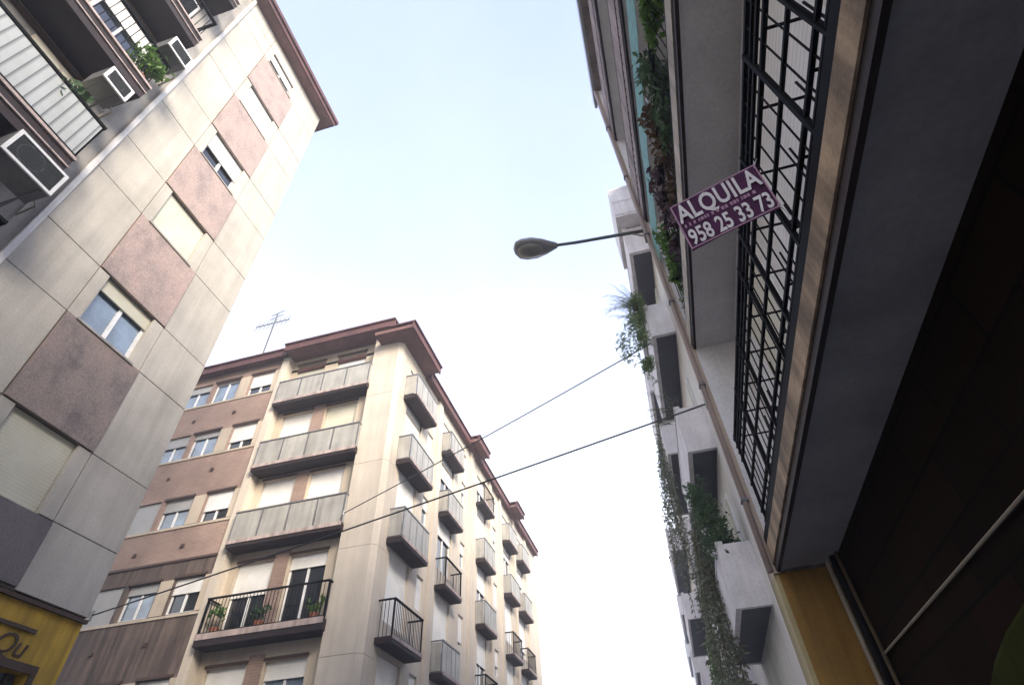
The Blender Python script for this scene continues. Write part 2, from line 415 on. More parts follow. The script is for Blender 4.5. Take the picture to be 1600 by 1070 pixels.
# ------------------------------------------------------------------ foliage
def leaves(mb, c, rad, n, size, flat=.5, seed=0, dens=2.2):
    rnd = random.Random(seed); c = Vector(c); k = 0; tries = 0
    while k < n and tries < n * 12:
        tries += 1
        p = Vector([rnd.gauss(0, .5) for _ in range(3)])
        if p.length > 1.15: continue
        q = c + Vector((p.x * rad[0], p.y * rad[1], p.z * rad[2]))
        if noise.noise(q * dens + Vector((seed * 3.1, 0, 0))) < -.12: continue
        a = Vector([rnd.uniform(-1, 1) for _ in range(3)]).normalized()
        b = a.cross(Vector([rnd.uniform(-1, 1) for _ in range(3)])).normalized()
        s = size * rnd.uniform(.6, 1.3); w = s * flat
        mb.quad(q - a * s * .5, q + b * w * .5, q + a * s * .5, q - b * w * .5); k += 1
    return mb
def frond(mb, p0, d, length, droop, leaf, n, rnd, w=.12):
    """arching stem with narrow leaflets on both sides; returns the stem points"""
    pts = []; p = Vector(p0); d = Vector(d).normalized(); st = length / n
    for i in range(n):
        pts.append(p.copy()); p = p + d * st; d = (d + Vector((0, 0, -droop * st))).normalized()
        side = d.cross(Vector((0, 0, 1)))
        if side.length < .1: side = Vector((1, 0, 0))
        side.normalize()
        if i < 1: continue
        for sg in (-1, 1):
            a = (side * sg + d * .7 + Vector([rnd.uniform(-.25, .25) for _ in range(3)])).normalized()
            ll = leaf * (1 - .6 * i / n) * rnd.uniform(.7, 1.2)
            b = a.cross(d).normalized() if a.cross(d).length > .05 else side
            b = (b + d * .5).normalized()
            e = p + a * ll + Vector((0, 0, -.25 * ll))
            mb.quad(p, p + a * ll * .5 + b * w * ll * .5, e, p + a * ll * .5 - b * w * ll * .5)
    return pts
def potted(name, loc, label, cat, mat, blobs, stems, pot=.14, group=None):
    o = thing(name, loc, label, cat, group); x, y, z = loc
    m = MB(); m.tube([(x, y, z), (x, y, z + pot * 1.5)], pot * .75, 14, pot); m.tube([(x, y, z + pot * 1.4), (x, y, z + pot * 1.65)], pot * 1.08, 14); m.build('pot', 'terracotta', o)
    m = MB()
    for s in stems: m.tube([(x, y, z + pot * 1.3), ((x + s[0]) / 2, (y + s[1]) / 2, (z + s[2]) / 2 + .05), s], .012, 5, .005)
    m.build('stem', 'stem', o)
    m = MB()
    for i, (c, r, n, sz) in enumerate(blobs): leaves(m, c, r, n, sz, .5, i + int(abs(x + y + z) * 10))
    m.build('foliage', mat, o)
    return o
potted('balcony_plant', (-7.92, 2.15, 11.64 - .02), 'bushy green plant at the end of an upper balcony of the concrete block', 'plant', 'leaf_green',
       [((-7.75, 2.12, 12.4), (.24, .3, .42), 300, .12), ((-7.68, 2.3, 12.3), (.2, .22, .26), 180, .11), ((-7.8, 1.9, 12.15), (.2, .24, .26), 150, .11)],
       [(-7.7, 2.2, 12.5), (-7.65, 2.4, 12.3), (-7.8, 1.9, 12.2)])
potted('spiky_plant', (-7.86, 1.75, 8.69), 'dark spiky plant behind the slatted parapet of the lowest balcony', 'plant', 'leaf_dark',
       [((-7.8, 1.75, 9.7), (.2, .3, .35), 160, .18)], [(-7.8, 1.75, 9.8)])

# ------------------------------------------------------------------ block across the side road
MX, MY, WY = -7.87, 14.3, 14.66
Bd = thing('apartment_block', (-13, MY + 4, GZ), 'corner apartment block of brick and cream piers with balconies and a brown roof edge', 'apartment building')
MT = 15.75
FA = Fr((0, WY, 0), (1, 0, 0), (0, -1, 0))             # recessed balcony wall
FB = Fr((0, MY + .12, 0), (1, 0, 0), (0, -1, 0))       # brick wing
lint = [16.0, 13.40, 10.50, 7.54, 4.57, 1.66]
c = MB(); c.box(-26, MX - .3, WY + .36, MY + 21.9, GZ, MT - .06); c.box(-26, -13.4, MY + .5, WY + .352, GZ, MT + .58); c.build('core_wall', 'cream_wall', Bd)
holes = []
wins = []
for i, z in enumerate(lint):
    b = max(z - 2.1, GZ + .1); t_ = z
    if i == 0: b, t_ = 13.9, 16.0
    for (a, d) in ((-12.86, -11.54), (-10.98, -9.66)):
        holes.append((a, d, b, t_, .2)); wins.append((i, a, d, b, t_))
m = MB(); m.facade(FA, -13.2, -9.0, GZ, MT + .58, holes); m.build('balcony_wall', 'cream_wall', Bd)
drops = {0: (.8, .72), 1: (.75, .8), 2: (.9, .7), 3: (.42, .1), 4: (.35, .12), 5: (.6, .3)}
for j, (i, a, d, b, t_) in enumerate(wins):
    window(Bd, FA, a + .003, d - .003, b, t_, .2, drops[i][j % 2], 'shutter_white' if i > 2 or j % 3 else 'shutter_cream', 'pane_sky' if i > 3 else 'pane_dark', box=.2)
    k = MB(); k.box(a - .03, d + .03, 0, .04, t_ + .012, t_ + .09, FA)
    if i in (1, 2): k.box(a + .05, d - .05, 0, .05, t_ + .22, t_ + .3, FA)
    k.build('window_head', 'brown_paint', Bd)
for i, z in enumerate(lint[1:-1]):                      # brick field between the two doors
    k = MB(); k.box(-11.5, -11.02, 0, .03, z - 2.2, z + .2, FA); k.build('brick_field', 'brick', Bd)
# piers
def pier_ring(z, d): return [(-9.1 + d, MY + d, z), (-8.03 - d * .4, MY + d, z), (MX - d, MY + .16 + d * .4, z), (MX - d, MY + .75 - d, z), (MX - .3, MY + .75 - d, z), (-9.1 + d, WY + .2, z)]
pt = MT + .58
m = MB(); m.prism(pier_ring(GZ, .012), (0, 0, pt - GZ - .01)); m.build('pier_core', 'joint', Bd)
m = MB(); zs = [GZ] + [1.45 + 2.93 * k for k in range(5)] + [pt]
for a, b in zip(zs, zs[1:]): m.prism(pier_ring(a + .006, 0), (0, 0, b - a - .012))
m.build('corner_pier', 'cream_pale', Bd)
m = MB(); m.box(-13.42, -13.12, MY - .02, WY + .2, GZ, MT + .58); m.build('pier', 'cream_pale', Bd)
# brick wing
holes = []; spec = []
for i, z in enumerate([15.85, 13.2, 10.28, 7.27, 4.4, 1.5]):
    b = z - 1.08
    holes += [(-14.86, -13.76, b, z, .16), (-16.62, -15.42, b, z, .16), (-18.1, -16.8, b - .05, z + .06, .16)]
    spec.append((i, z, b))
m = MB(); m.facade(FB, -26, -13.42, 7.9, MT + .62, [h for h in holes if h[2] > 8]); m.build('brick_wall', 'brick', Bd)
m = MB(); m.facade(FB, -26, -13.42, GZ, 7.86, [h for h in holes if h[2] < 7.5]); m.build('lower_wall', 'brown_lower', Bd)  # wall below the string course, darker and browner than the brick above
m = MB(); m.box(-26, -13.425, -.02, .045, 7.855, 7.93, FB); m.build('string_course', 'brown_paint', Bd)
m = MB()
for i, z, b in spec:
    m.box(-26, -13.425, 0, .035, b - .11, b - .03, FB)
m.build('sill_band', 'cream_wall', Bd)
for i, z, b in spec:
    m = MB(); m.box(-15.38, -14.9, 0, .02, b, z, FB); m.build('render_panel', 'cream_wall', Bd)
    m = MB(); m.box(-13.74, -13.43, 0, .02, b, z, FB); m.build('render_panel', 'cream_wall', Bd)
    window(Bd, FB, -14.857, -13.763, b + .003, z - .003, .16, (.55, .6, .55, .35, .4, .4)[i], box=.1)
    window(Bd, FB, -16.617, -15.423, b + .003, z - .003, .16, (0, .1, .3, .15, .2, .4)[i], pane='pane_sky', box=.1, shut='shutter_grey')
    window(Bd, FB, -18.097, -16.803, b - .047, z + .057, .16, (.2, .3, 1, 1, .3, .4)[i], pane='pane_sky', box=.1, shut='shutter_grey')
    k = MB()
    k.box(-14.9, -13.7, .0, .05, z + .02, z + .1, FB); k.box(-16.66, -15.38, .0, .05, z + .02, z + .1, FB); k.build('window_head', 'brown_paint', Bd)
for i, z, b in spec:
    if i < 5:
        k = MB(); k.box(-15.15, -15.03, 0, .06, b - .85, b - .74, FB); k.build('vent', 'brown_paint', Bd)
        k = MB(); k.box(-17.0, -16.9, 0, .05, b - .9, b - .8, FB); k.build('vent', 'brown_paint', Bd)
# front balconies
BY = MY - .32
def balcony(par, fr, u0, u1, n1, zb, th, style, rail_h=1.0, n0=0.0, floor_mat='balcony_maroon'):
    m = MB(); m.box(u0, u1, n0, n1, zb, zb + th, fr); o = m.build('balcony', floor_mat, par)
    zt = zb + th
    m = MB(); m.box(u0 - .02, u1 + .02, n1, n1 + .025, zb + th * .55, zt + .03, fr); m.build('edge_trim', 'pilaster_pink', o)
    r = MB()
    r.box(u0, u1, n1 - .06, n1, zt + rail_h - .045, zt + rail_h, fr)
    for u in (u0, u1 - .04): r.box(u, u + .04, n1 - .06, n1 - .02, zt, zt + rail_h - .045, fr); r.box(u, u + .04, n0, n1 - .06, zt + rail_h - .045, zt + rail_h, fr)
    if style == 'panel':
        k = 4
        for i in range(1, k): x = u0 + (u1 - u0) * i / k; r.box(x - .02, x + .02, n1 - .05, n1 - .02, zt, zt + rail_h - .045, fr)
        s = MB()
        for i in range(k):
            a = u0 + (u1 - u0) * i / k + .045; b = u0 + (u1 - u0) * (i + 1) / k - .03
            s.box(a, b, n1 - .035, n1 - .02, zt + .05, zt + rail_h - .07, fr)
        s.box(u0 + .01, u0 + .025, n0 + .02, n1 - .08, zt + .05, zt + rail_h - .07, fr); s.box(u1 - .025, u1 - .01, n0 + .02, n1 - .08, zt + .05, zt + rail_h - .07, fr)
        s.build('screen', 'screen_panel', o)
    else:
        u = u0 + .06; r.box(u0, u1, n1 - .045, n1 - .02, zt + .05, zt + .075, fr)
        while u < u1 - .05: r.box(u, u + .014, n1 - .04, n1 - .026, zt + .075, zt + rail_h - .045, fr); u += .115
        for uu in (u0 + .01, u1 - .025):
            v = n0 + .1
            while v < n1 - .1: r.box(uu, uu + .014, v, v + .014, zt, zt + rail_h - .045, fr); v += .115
    r.build('railing', 'iron' if style != 'panel' else 'iron_grey', o)
    return o
FY = Fr((0, WY, 0), (1, 0, 0), (0, -1, 0))
for k, (zb, st) in enumerate(((13.55, 'panel'), (10.66, 'panel'), (7.88, 'panel'), (5.02, 'bars'), (2.2, 'bars'))):
    balcony(Bd, FY, -13.08, -9.06, .56, zb, .2 if st == 'panel' else .3, st, 1.04)
# street side
FR = Fr((MX, MY, 0), (0, 1, 0), (1, 0, 0))
holes = []; rs = []
bays = [(.95, 2.45), (3.1, 3.7), (4.75, 6.25), (7.3, 7.9), (9.6, 11.0), (12.2, 12.9), (14.2, 15.6), (17.0, 18.4)]
for z in lint:
    for j, (a, b) in enumerate(bays):
        big = (b - a) > 1
        zt = min(z, 15.0); zb = zt - 2.1 if big else zt - 1.1
        holes.append((a, b, max(zb, GZ + .1), zt, .16)); rs.append((j, a, b, max(zb, GZ + .1), zt, big))
m = MB(); m.facade(FR, .74, 22, GZ, MT, holes); m.build('street_wall', 'cream_pale', Bd)
for j, a, b, zb, zt, big in rs:
    window(Bd, FR, a + .003, b - .003, zb + .003, zt - .003, .16, random.choice((.3, .5, .8, 1.0)), pane='pane_sky' if j % 2 else 'pane_dark', mull=1 if big else 0, box=.14)
for a, w, d in ((4.0, .42, .1), (8.35, .36, .1), (8.9, .16, .06), (11.5, .4, .1), (13.4, .3, .1), (16.2, .4, .1), (19.0, .4, .1)):
    m = MB(); m.box(a, a + w, 0, d, GZ, MT, FR); m.build('pier', 'cream_pale', Bd)
for k, zb in enumerate((13.1, 10.25, 7.45, 4.62, 1.8)):
    balcony(Bd, FR, .62, 2.7, .54, zb + .1, .17, 'bars' if k == 3 else 'panel', 1.0)
    for a in (4.55, 9.3, 13.9, 16.8):
        balcony(Bd, FR, a + .1, a + 1.8, .46, zb + .1, .16, 'panel' if (k + int(a)) % 3 else 'bars', .98)
# roof edge of the corner block
def eave(fr, u0, u1, n1, z, par, t_=.16):
    m = MB(); m.box(u0, u1, -.95, n1, z, z + t_, fr); m.build('eave', 'eave_soffit', par)
    m = MB(); m.box(u0 - .03, u1 + .03, n1, n1 + .07, z - .05, z + .26, fr); m.box(u0 - .05, u1 + .05, -.3, n1 + .14, z + .262, z + .33, fr); m.build('roof_edge', 'eave_brown', par)
FM = Fr((0, MY, 0), (1, 0, 0), (0, -1, 0))
eave(FM, -13.1, -8.12, .4, MT + .58, Bd)
eave(Fr((0, MY + .12, 0), (1, 0, 0), (0, -1, 0)), -26, -13.2, .26, MT + .62, Bd, .12)
eave(FR, -.62, 2.3, .66, MT - .02, Bd)
eave(FR, 2.42, 22, .22, MT - .1, Bd)
for a in (7.7, 14.9): eave(FR, a, a + 1.7, .68, MT - .04, Bd)
m = MB(); m.box(-26, MX - .3, WY, MY + 21.9, MT - .04, MT + .1); m.build('roof', 'eave_brown', Bd)

for i, (x, lab) in enumerate(((-12.7, 'leafy pot plant at the left end of the open black balcony'), (-11.25, 'small pot plant between the two doors of the open black balcony'), (-9.5, 'pot plant beside the dark glass door, right end of the open black balcony'))):
    potted('potted_plant', (x, WY - .36, 5.32), lab, 'plant', 'leaf_dark' if i % 2 else 'leaf_green', [((x, WY - .38, 5.85), (.24, .18, .3), 150, .13)], [(x, WY - .36, 5.9), (x + .1, WY - .36, 5.8)], .13, 'pot plants on the open balcony')
# aerial on its roof
an = thing('roof_aerial', (-16.6, 16.2, MT + .5), 'thin television aerial standing on the brick block roof', 'aerial')
m = MB(); m.tube([(-16.6, 16.2, MT + .4), (-16.6, 16.2, 22.2)], .045, 6); m.build('mast', 'aerial_metal', an)
m = MB(); m.tube([(-17.5, 16.0, 21.2), (-15.8, 16.3, 21.6)], .034, 5)
for i in range(8):
    p = Vector((-17.4, 16.02, 21.22)).lerp(Vector((-15.9, 16.28, 21.57)), i / 7); m.tube([p + Vector((0, -.1, -.42)), p + Vector((0, .1, .42))], .024, 4)
m.tube([(-16.95, 16.2, 22.1), (-16.2, 16.2, 22.3)], .026, 4); m.tube([(-16.95, 16.2, 21.8), (-16.2, 16.2, 22.0)], .026, 4)
m.build('antenna', 'aerial_metal', an)

# ------------------------------------------------------------------ near block on the right
A = 1.06; WX = 1.57; YE = 5.6
R = thing('apartment_block', (WX + 3, 0, GZ), 'apartment block overhead with stacked balconies, grey slab undersides and iron railings', 'apartment building')
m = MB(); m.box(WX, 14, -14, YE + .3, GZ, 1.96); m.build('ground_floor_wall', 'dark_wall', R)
m = MB(); m.box(WX, 14, -14, YE + .3, 2.09, 13.3); m.build('upper_wall', 'fin_white', R)
slabs = [(1.93, 2.13), (4.74, 5.0), (7.62, 7.9), (10.5, 10.78)]
for k, (z0, z1) in enumerate(slabs):
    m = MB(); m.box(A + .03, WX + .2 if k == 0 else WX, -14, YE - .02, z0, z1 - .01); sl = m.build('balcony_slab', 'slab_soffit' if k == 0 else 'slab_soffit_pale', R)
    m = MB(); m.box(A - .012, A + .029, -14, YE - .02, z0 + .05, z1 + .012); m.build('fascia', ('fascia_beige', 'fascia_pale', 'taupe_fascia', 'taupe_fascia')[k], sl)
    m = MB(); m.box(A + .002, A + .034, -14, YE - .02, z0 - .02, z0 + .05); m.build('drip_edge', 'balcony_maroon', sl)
    m = MB(); m.box(A - .004, A + .05, -14, YE - .02, z1 + .012, z1 + (.11 if k == 0 else .06)); m.build('kerb', 'iron', sl)
# first-floor railing: stacked rails, bars, posts and cross braces to the wall
r = MB()
for z, t_ in ((3.17, .012), (3.08, .009), (3.01, .009), (2.92, .012), (2.65, .010), (2.37, .011), (2.275, .009), (2.22, .010)):
    r.box(A + .004, A + .004 + t_ * 2, -6, 5.3, z - t_, z + t_)
y = -5.9
while y < 5.25:
    r.tube([(A + .016, y, 2.14), (A + .016, y, 3.17)], .0055, 5); y += .135
rl = r.build('balcony_railing', 'iron', R)
r = MB()
for y in (-2.2, -1.1, .1, 1.0, 1.4, 2.02, 2.6, 2.93, 3.7, 4.4, 5.2): w_ = .013 if y in (1.4, 2.6, -1.1, 4.4) else .008; r = MB(); r.box(A - .004, A + .024, y - w_, y + w_, 2.24, 3.17); r.build('post', 'iron', rl)
r = MB()
y = -2.05
while y < 5.2:
    for z in (2.92, 2.37): r.tube([(A + .016, y, z), (A + .27, y, z)], .009, 5)
    r.tube([(A + .27, y, 2.14), (A + .27, y, 3.1)], .008, 5)
    y += .405
for z in (2.92, 2.37): r.box(A + .26, A + .28, -2.1, 5.2, z - .009, z + .009)
r.build('brace', 'iron', rl)
# shutters and windows behind it
FW = Fr((WX, 0, 0), (0, 1, 0), (-1, 0, 0))
for k, (z0, z1) in enumerate(slabs):
    for (a, b, mt) in ((-3.2, -1.2, 'shutter_white'), (-.6, .9, 'shutter_white'), (1.35, 3.1, 'shutter_white'), (3.6, 4.7, 'shutter_cream')):
        m = MB(); m.box(a, b, .004, .05, z1 + .02, z1 + 2.15, FW); w = m.build('balcony_door', 'white_frame', R)
        m = MB(); m.box(a + .07, b - .07, .05, .07, z1 + .08, z1 + 2.08, FW); m.build('shutter', mt, w)
# second-floor railing
for k, (zt, h) in enumerate(((5.0, 1.0), (7.9, 1.0), (10.78, 1.0))):
    r = MB()
    for z in (zt + h, zt + h - .12, zt + .12): r.box(A + .004, A + .03, -6, YE - .3, z - .012, z + .012)
    y = -5.9
    while y < YE - .3: r.tube([(A + .016, y, zt), (A + .016, y, zt + h)], .006, 5); y += .12
    r.build('balcony_railing', 'iron', R)
for zt in (7.9, 10.78):
    m = MB(); m.box(A - .012, A, -6, YE - .05, zt + .14, zt + .82); m.build('parapet_panel', 'taupe_fascia', R)
# fin wall and its two-tone street face at the end
m = MB(); m.box(A + .02, WX, YE - .02, YE + .28, 1.95, 13.0); m.build('end_wall', 'fin_white', R)
m = MB(); m.box(A - .03, A + .02, YE - .03, YE + .30, 1.9, 13.05); m.build('end_pilaster', 'pilaster_beige', R)
m = MB(); m.tube([(A - .06, YE - .07, 1.9), (A - .06, YE - .07, 12.9)], .026, 10); dp = m.build('downpipe', 'pilaster_pink', R, smooth=True)
m = MB()
for z in (2.6, 4.1, 5.6, 7.2, 9, 11): m.box(A - .10, A - .02, YE - .11, YE - .02, z, z + .03)
m.build('pipe_clip', 'iron_grey', dp)
m = MB(); m.box(A + .01, WX, YE - .0, YE + .3, GZ, 1.905); m.build('end_pillar', 'ochre_wall', R)
m = MB(); m.box(A - .03, A + .01, YE + .0, YE + .3, GZ, 1.90); m.build('pillar_edge', 'ochre_edge', R)
m = MB(); m.tube([(1.50, YE - .06, GZ), (1.50, YE - .06, 1.93)], .022, 8); m.build('drainpipe', 'cable_pale', R)
m = MB(); m.tube([(1.535, YE - .17, GZ), (1.535, YE - .17, 1.93)], .034, 10); m.build('drainpipe', 'iron', R)
m = MB(); m.tube([(1.545, YE - .30, GZ), (1.545, YE - .30, 1.2), (1.545, YE - .26, 1.6), (1.545, YE - .26, 1.93)], .016, 8); m.build('conduit', 'stem', R)
# roof edge
m = MB(); m.box(A - .04, 14, -14, YE + .32, 13.06, 13.3); m.build('eave', 'taupe_fascia', R)
m = MB(); m.box(A - .10, A - .04, -14, YE + .36, 13.0, 13.36); m.build('roof_edge', 'lamp_grey', R)

# cable along the dark wall, and the canopy beside the camera
m = MB(); m.tube([(WX - .02, y, 1.12 + .05 * (y - 4) * .4 + (-.03 if 2 < y < 6 else 0)) for y in (.5, 1.5, 2.5, 3.5, 4.5, 5.3)], .009, 6)
tag(recentre(m.build('wall_cable', 'cable_pale')), 'pale cable strung along the dark brown ground floor wall', 'cable')
m = MB(); cy, cz, rr = 2.55, .12, .62
ring = [(1.57, cy + rr * 2.35 * math.cos(t), cz + rr * math.sin(t)) for t in [math.pi * i / 16 for i in range(17)]]
m.prism(ring, (-.16, 0, 0)); tag(recentre(m.build('door_canopy', 'olive_canvas', bevel=.03)), 'dark olive rounded canopy on the brown wall', 'canopy')

# plants and green screen on the second-floor balcony
tm = MB(); n = 46
for i in range(n):
    y0 = -2 + (YE + 1.9) * i / n; y1 = -2 + (YE + 1.9) * (i + 1) / n
    def zz_(y): return 6.48 + .05 * math.sin(y * 2.1) + .03 * math.sin(y * 5.3)
    a0, a1 = zz_(y0), zz_(y1)
    tm.quad((A - .02, y0, a0), (A - .02, y1, a1), (A - .02, y1, a1 + .55), (A - .02, y0, a0 + .55))
    tm.quad((A - .016, y0, a0), (A - .016, y0, a0 + .55), (A - .016, y1, a1 + .55), (A - .016, y1, a1))
tr = thing('privacy_net', (A, 1, 5.98), 'teal green net strip stretched above the plants of the second balcony', 'netting')
tm.build('net', 'teal_mesh', tr)
m = MB()
for y in (-1.9, .6, 3.0, 5.2): m.tube([(A + .004, y, 5.98), (A + .004, y, 7.05)], .012, 6)
m.build('pole', 'steel', tr)
for i, (y, lab, mt, dz) in enumerate(((1.75, 'leafy green balcony plant directly under the teal net, nearest of the row', 'leaf_green', .2),
                                  (2.75, 'dense dark green balcony plant in the middle of the row under the teal net', 'leaf_dark', .1),
                                  (3.35, 'balcony plant with dry reddish brown leaves under the teal net', 'leaf_brown', .05),
                                  (4.05, 'purplish leaved balcony plant under the teal net, second from the downpipe', 'leaf_purple', -.15),
                                  (4.9, 'bright green trailing balcony plant beside the downpipe, far end of the row', 'leaf_green', -.1))):
    potted('balcony_plant', (A + .2, y, 5.0), lab, 'plant', mt, [((A + .1, y, 5.85 + dz), (.16, .38, .42), 330, .11), ((A + .03, y + .2, 5.5 + dz), (.1, .3, .3), 160, .1), ((A + .0, y - .15, 6.15 + dz), (.12, .28, .28), 140, .1)],
           [(A + .1, y, 5.9), (A + .05, y + .2, 5.7), (A + .1, y - .2, 6.0)], .12, 'plants on the second balcony')

# the to-let board
TL, TR, BR, BL = Vector((.545, 1.96, 2.78)), Vector((1.055, 1.88, 2.85)), Vector((1.06, 1.94, 2.50)), Vector((.545, 2.12, 2.50))
sg = thing('for_rent_sign', tuple((BL + BR) / 2), 'purple ALQUILA sign with a phone number hanging off the balcony railing', 'sign')
ctr = (TL + TR + BR + BL) / 4; u = ((TR - TL) + (BR - BL)) / 2; v = ((TL - BL) + (TR - BR)) / 2
M0 = basis(ctr, u, v); wd_, ht_ = u.length * .95, v.length * .96
m = MB(); hw, hh = wd_ / 2, ht_ / 2
def bp(x, y, z): return M0 @ Vector((x, y, z))
N = 12
for i in range(N):
    x0, x1 = -hw + wd_ * i / N, -hw + wd_ * (i + 1) / N
    b0, b1 = .012 * math.cos(x0 * 7) - .012, .012 * math.cos(x1 * 7) - .012
    P = [bp(x, y, bz + t) for x, bz in ((x0, b0), (x1, b1)) for y in (-hh, hh) for t in (0, -.006)]
    m.add(P, [[0, 4, 6, 2], [1, 3, 7, 5], [0, 1, 5, 4], [2, 6, 7, 3], [0, 2, 3, 1], [4, 5, 7, 6]])
m.build('board', 'sign_purple', sg)
def on_board(x, y): 
    M = M0.copy(); M.translation = bp(x, y, .003); return M
text_mesh('ALQUILA', hh * 1.1, 'sign_white', 'lettering', sg, on_board(-hw * .95, hh * .14), .0015, 1.04, 0, .0035, hw * 1.9)
text_mesh('958 25 33 73', hh * .92, 'sign_white', 'phone_number', sg, on_board(-hw * .92, -hh * .88), .0015, 1.0, 0, .003, hw * 1.84)
m = MB(); rnd = random.Random(3); x = -hw * .9
while x < hw * .7:
    w_ = rnd.uniform(.008, .018); q = [(x, -hh * .11), (x + w_, -hh * .11), (x + w_, hh * .03), (x, hh * .03)]
    m.quad(*[bp(a, b, .0045) for a, b in q]); x += w_ + rnd.choice((.005, .005, .016))
m.build('small_print', 'sign_pink', sg)
m = MB(); e = .008
for (x0, x1, y0, y1) in ((-hw, hw, hh - e, hh), (-hw, hw, -hh, -hh + e), (-hw, -hw + e, -hh + e, hh - e), (hw - e, hw, -hh + e, hh - e)):
    m.quad(*[bp(a, b, .004) for a, b in ((x0, y0), (x1, y0), (x1, y1), (x0, y1))])
m.build('border', 'sign_pink', sg)
m = MB(); m.tube([bp(hw - .01, hh - .02, .0), (A + .016, 1.89, 2.93)], .003, 5); m.tube([bp(hw - .01, -hh + .02, 0), (A + .016, 1.95, 2.38)], .003, 5); m.build('tie', 'steel', sg)

# ------------------------------------------------------------------ street lamp on the end pilaster
lp = thing('street_lamp', (A - .03, YE + .1, 7.55), 'grey street lamp on a thin arm reaching out from the beige pilaster', 'street lamp')
m = MB(); m.tube([(A - .03, YE + .1, 7.56), (.5, YE + .1, 7.63), (-.1, YE + .1, 7.70), (-.52, YE + .09, 7.76)], .03, 10, .026); m.build('arm', 'lamp_pole', lp, smooth=True)
m = MB(); m.box(A - .07, A - .03, YE - .02, YE + .22, 7.38, 7.74); m.tube([(A - .05, YE + .1, 7.4), (.8, YE + .1, 7.57)], .014, 6); m.build('bracket', 'taupe_fascia', lp)
def loft(secs, n=18):
    m = MB(); V_ = []
    for (c, ry, rz, zo) in secs:
        for j in range(n):
            t = 2 * math.pi * j / n; sy, sz = math.cos(t), math.sin(t)
            if sz < 0: sz *= zo
            V_.append(Vector(c) + Vector((0, sy * ry, sz * rz)))
    k = len(secs)
    F_ = [[i * n + j, i * n + (j + 1) % n, (i + 1) * n + (j + 1) % n, (i + 1) * n + j] for i in range(k - 1) for j in range(n)]
    F_ += [list(range(n))[::-1], [(k - 1) * n + j for j in range(n)]]
    return m.add(V_, F_)
hx = YE + .09
secs = [((-.44, hx, 7.75), .045, .045, 1), ((-.52, hx, 7.76), .085, .07, .9), ((-.66, hx, 7.79), .16, .10, .8), ((-.84, hx, 7.82), .225, .125, .6), ((-1.02, hx, 7.85), .225, .125, .6), ((-1.14, hx, 7.87), .18, .105, .6), ((-1.20, hx, 7.88), .07, .045, .7)]
loft(secs).build('lamp_head', 'lamp_grey', lp, smooth=True)
loft([((-.68, hx, 7.75), .07, .03, 1), ((-.76, hx, 7.755), .13, .05, 1.2), ((-.92, hx, 7.78), .155, .06, 1.3), ((-1.06, hx, 7.81), .13, .05, 1.2), ((-1.13, hx, 7.825), .07, .03, 1)]).build('lens', 'lamp_lens', lp, smooth=True)

# ------------------------------------------------------------------ next block along the right side
Q = thing('apartment_block', (WX + 3, 12, GZ), 'pale apartment block with boxy white balconies and dark undersides beyond the street lamp', 'apartment building')
Y2 = 9.65
m = MB(); m.box(WX + .04, 14, YE + .32, 24, GZ, 13.75); m.build('wall', 'far_wall', Q)
def box_balcony(z, y0, y1, h=1.0, x=A, par=Q, mt='far_parapet'):
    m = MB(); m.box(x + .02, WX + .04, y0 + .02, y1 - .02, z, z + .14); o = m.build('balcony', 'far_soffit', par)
    m = MB(); m.box(x, x + .09, y0, y1, z - .02, z + h); m.box(x + .09, WX + .04, y0, y0 + .09, z - .02, z + h); m.box(x + .09, WX + .04, y1 - .09, y1, z - .02, z + h)
    m.build('parapet', mt, o)
    m = MB(); m.box(x - .015, x + .105, y0 - .015, y1 + .015, z + h, z + h + .05); m.build('coping', 'fin_white', o)
    return o
ZB = (2.87, 5.72, 8.85, 11.25)
for i, z in enumerate(ZB):
    box_balcony(z, Y2 if i < 3 else Y2 - .6, Y2 + 3.6, 1.0)
    box_balcony(z, Y2 + 5.2, Y2 + 9.4, 1.0)
    for y in (Y2 + .6, Y2 + 2.0, Y2 + 5.8, Y2 + 7.4):
        m = MB(); m.box(WX - .01, WX + .039, y, y + 1.1, z + .2, z + 2.2); w = m.build('balcony_door', 'white_frame', Q)
        m = MB(); m.box(WX - .03, WX - .01, y + .06, y + 1.04, z + .26, z + 2.1); m.build('shutter', 'shutter_cream', w)
# glazed box on the top balcony
m = MB(); m.box(.96, WX + .04, Y2 - 1.0, Y2 + .8, 12.32, 13.7); gb = m.build('glazed_bay', 'far_parapet', Q)
m = MB()
for x in (.96, 1.14, 1.32, 1.5): m.box(x, x + .03, Y2 - 1.02, Y2 - 1.0, 12.4, 13.6)
for z in (12.4, 13.0, 13.57): m.box(.96, WX, Y2 - 1.024, Y2 - 1.02, z, z + .03)
m.build('glazing_bar', 'fin_white', gb)
m = MB(); m.box(WX - .02, 14, YE + .42, 24.2, 13.75, 13.95); m.build('roof_edge', 'fin_white', Q)

# farther block on the same side
S = thing('apartment_block', (WX + 3, 34, GZ), 'hazy far apartment block with long balconies at the end of the right side', 'apartment building')
m = MB(); m.box(1.5, 14, 24.3, 52, GZ, 13.5); m.build('wall', 'far_wall', S)
for z in (1.6, 4.5, 7.4, 10.3):
    for y in (25.5, 34.5, 43.5): box_balcony(z, y, y + 6, 1.0, .8, S)

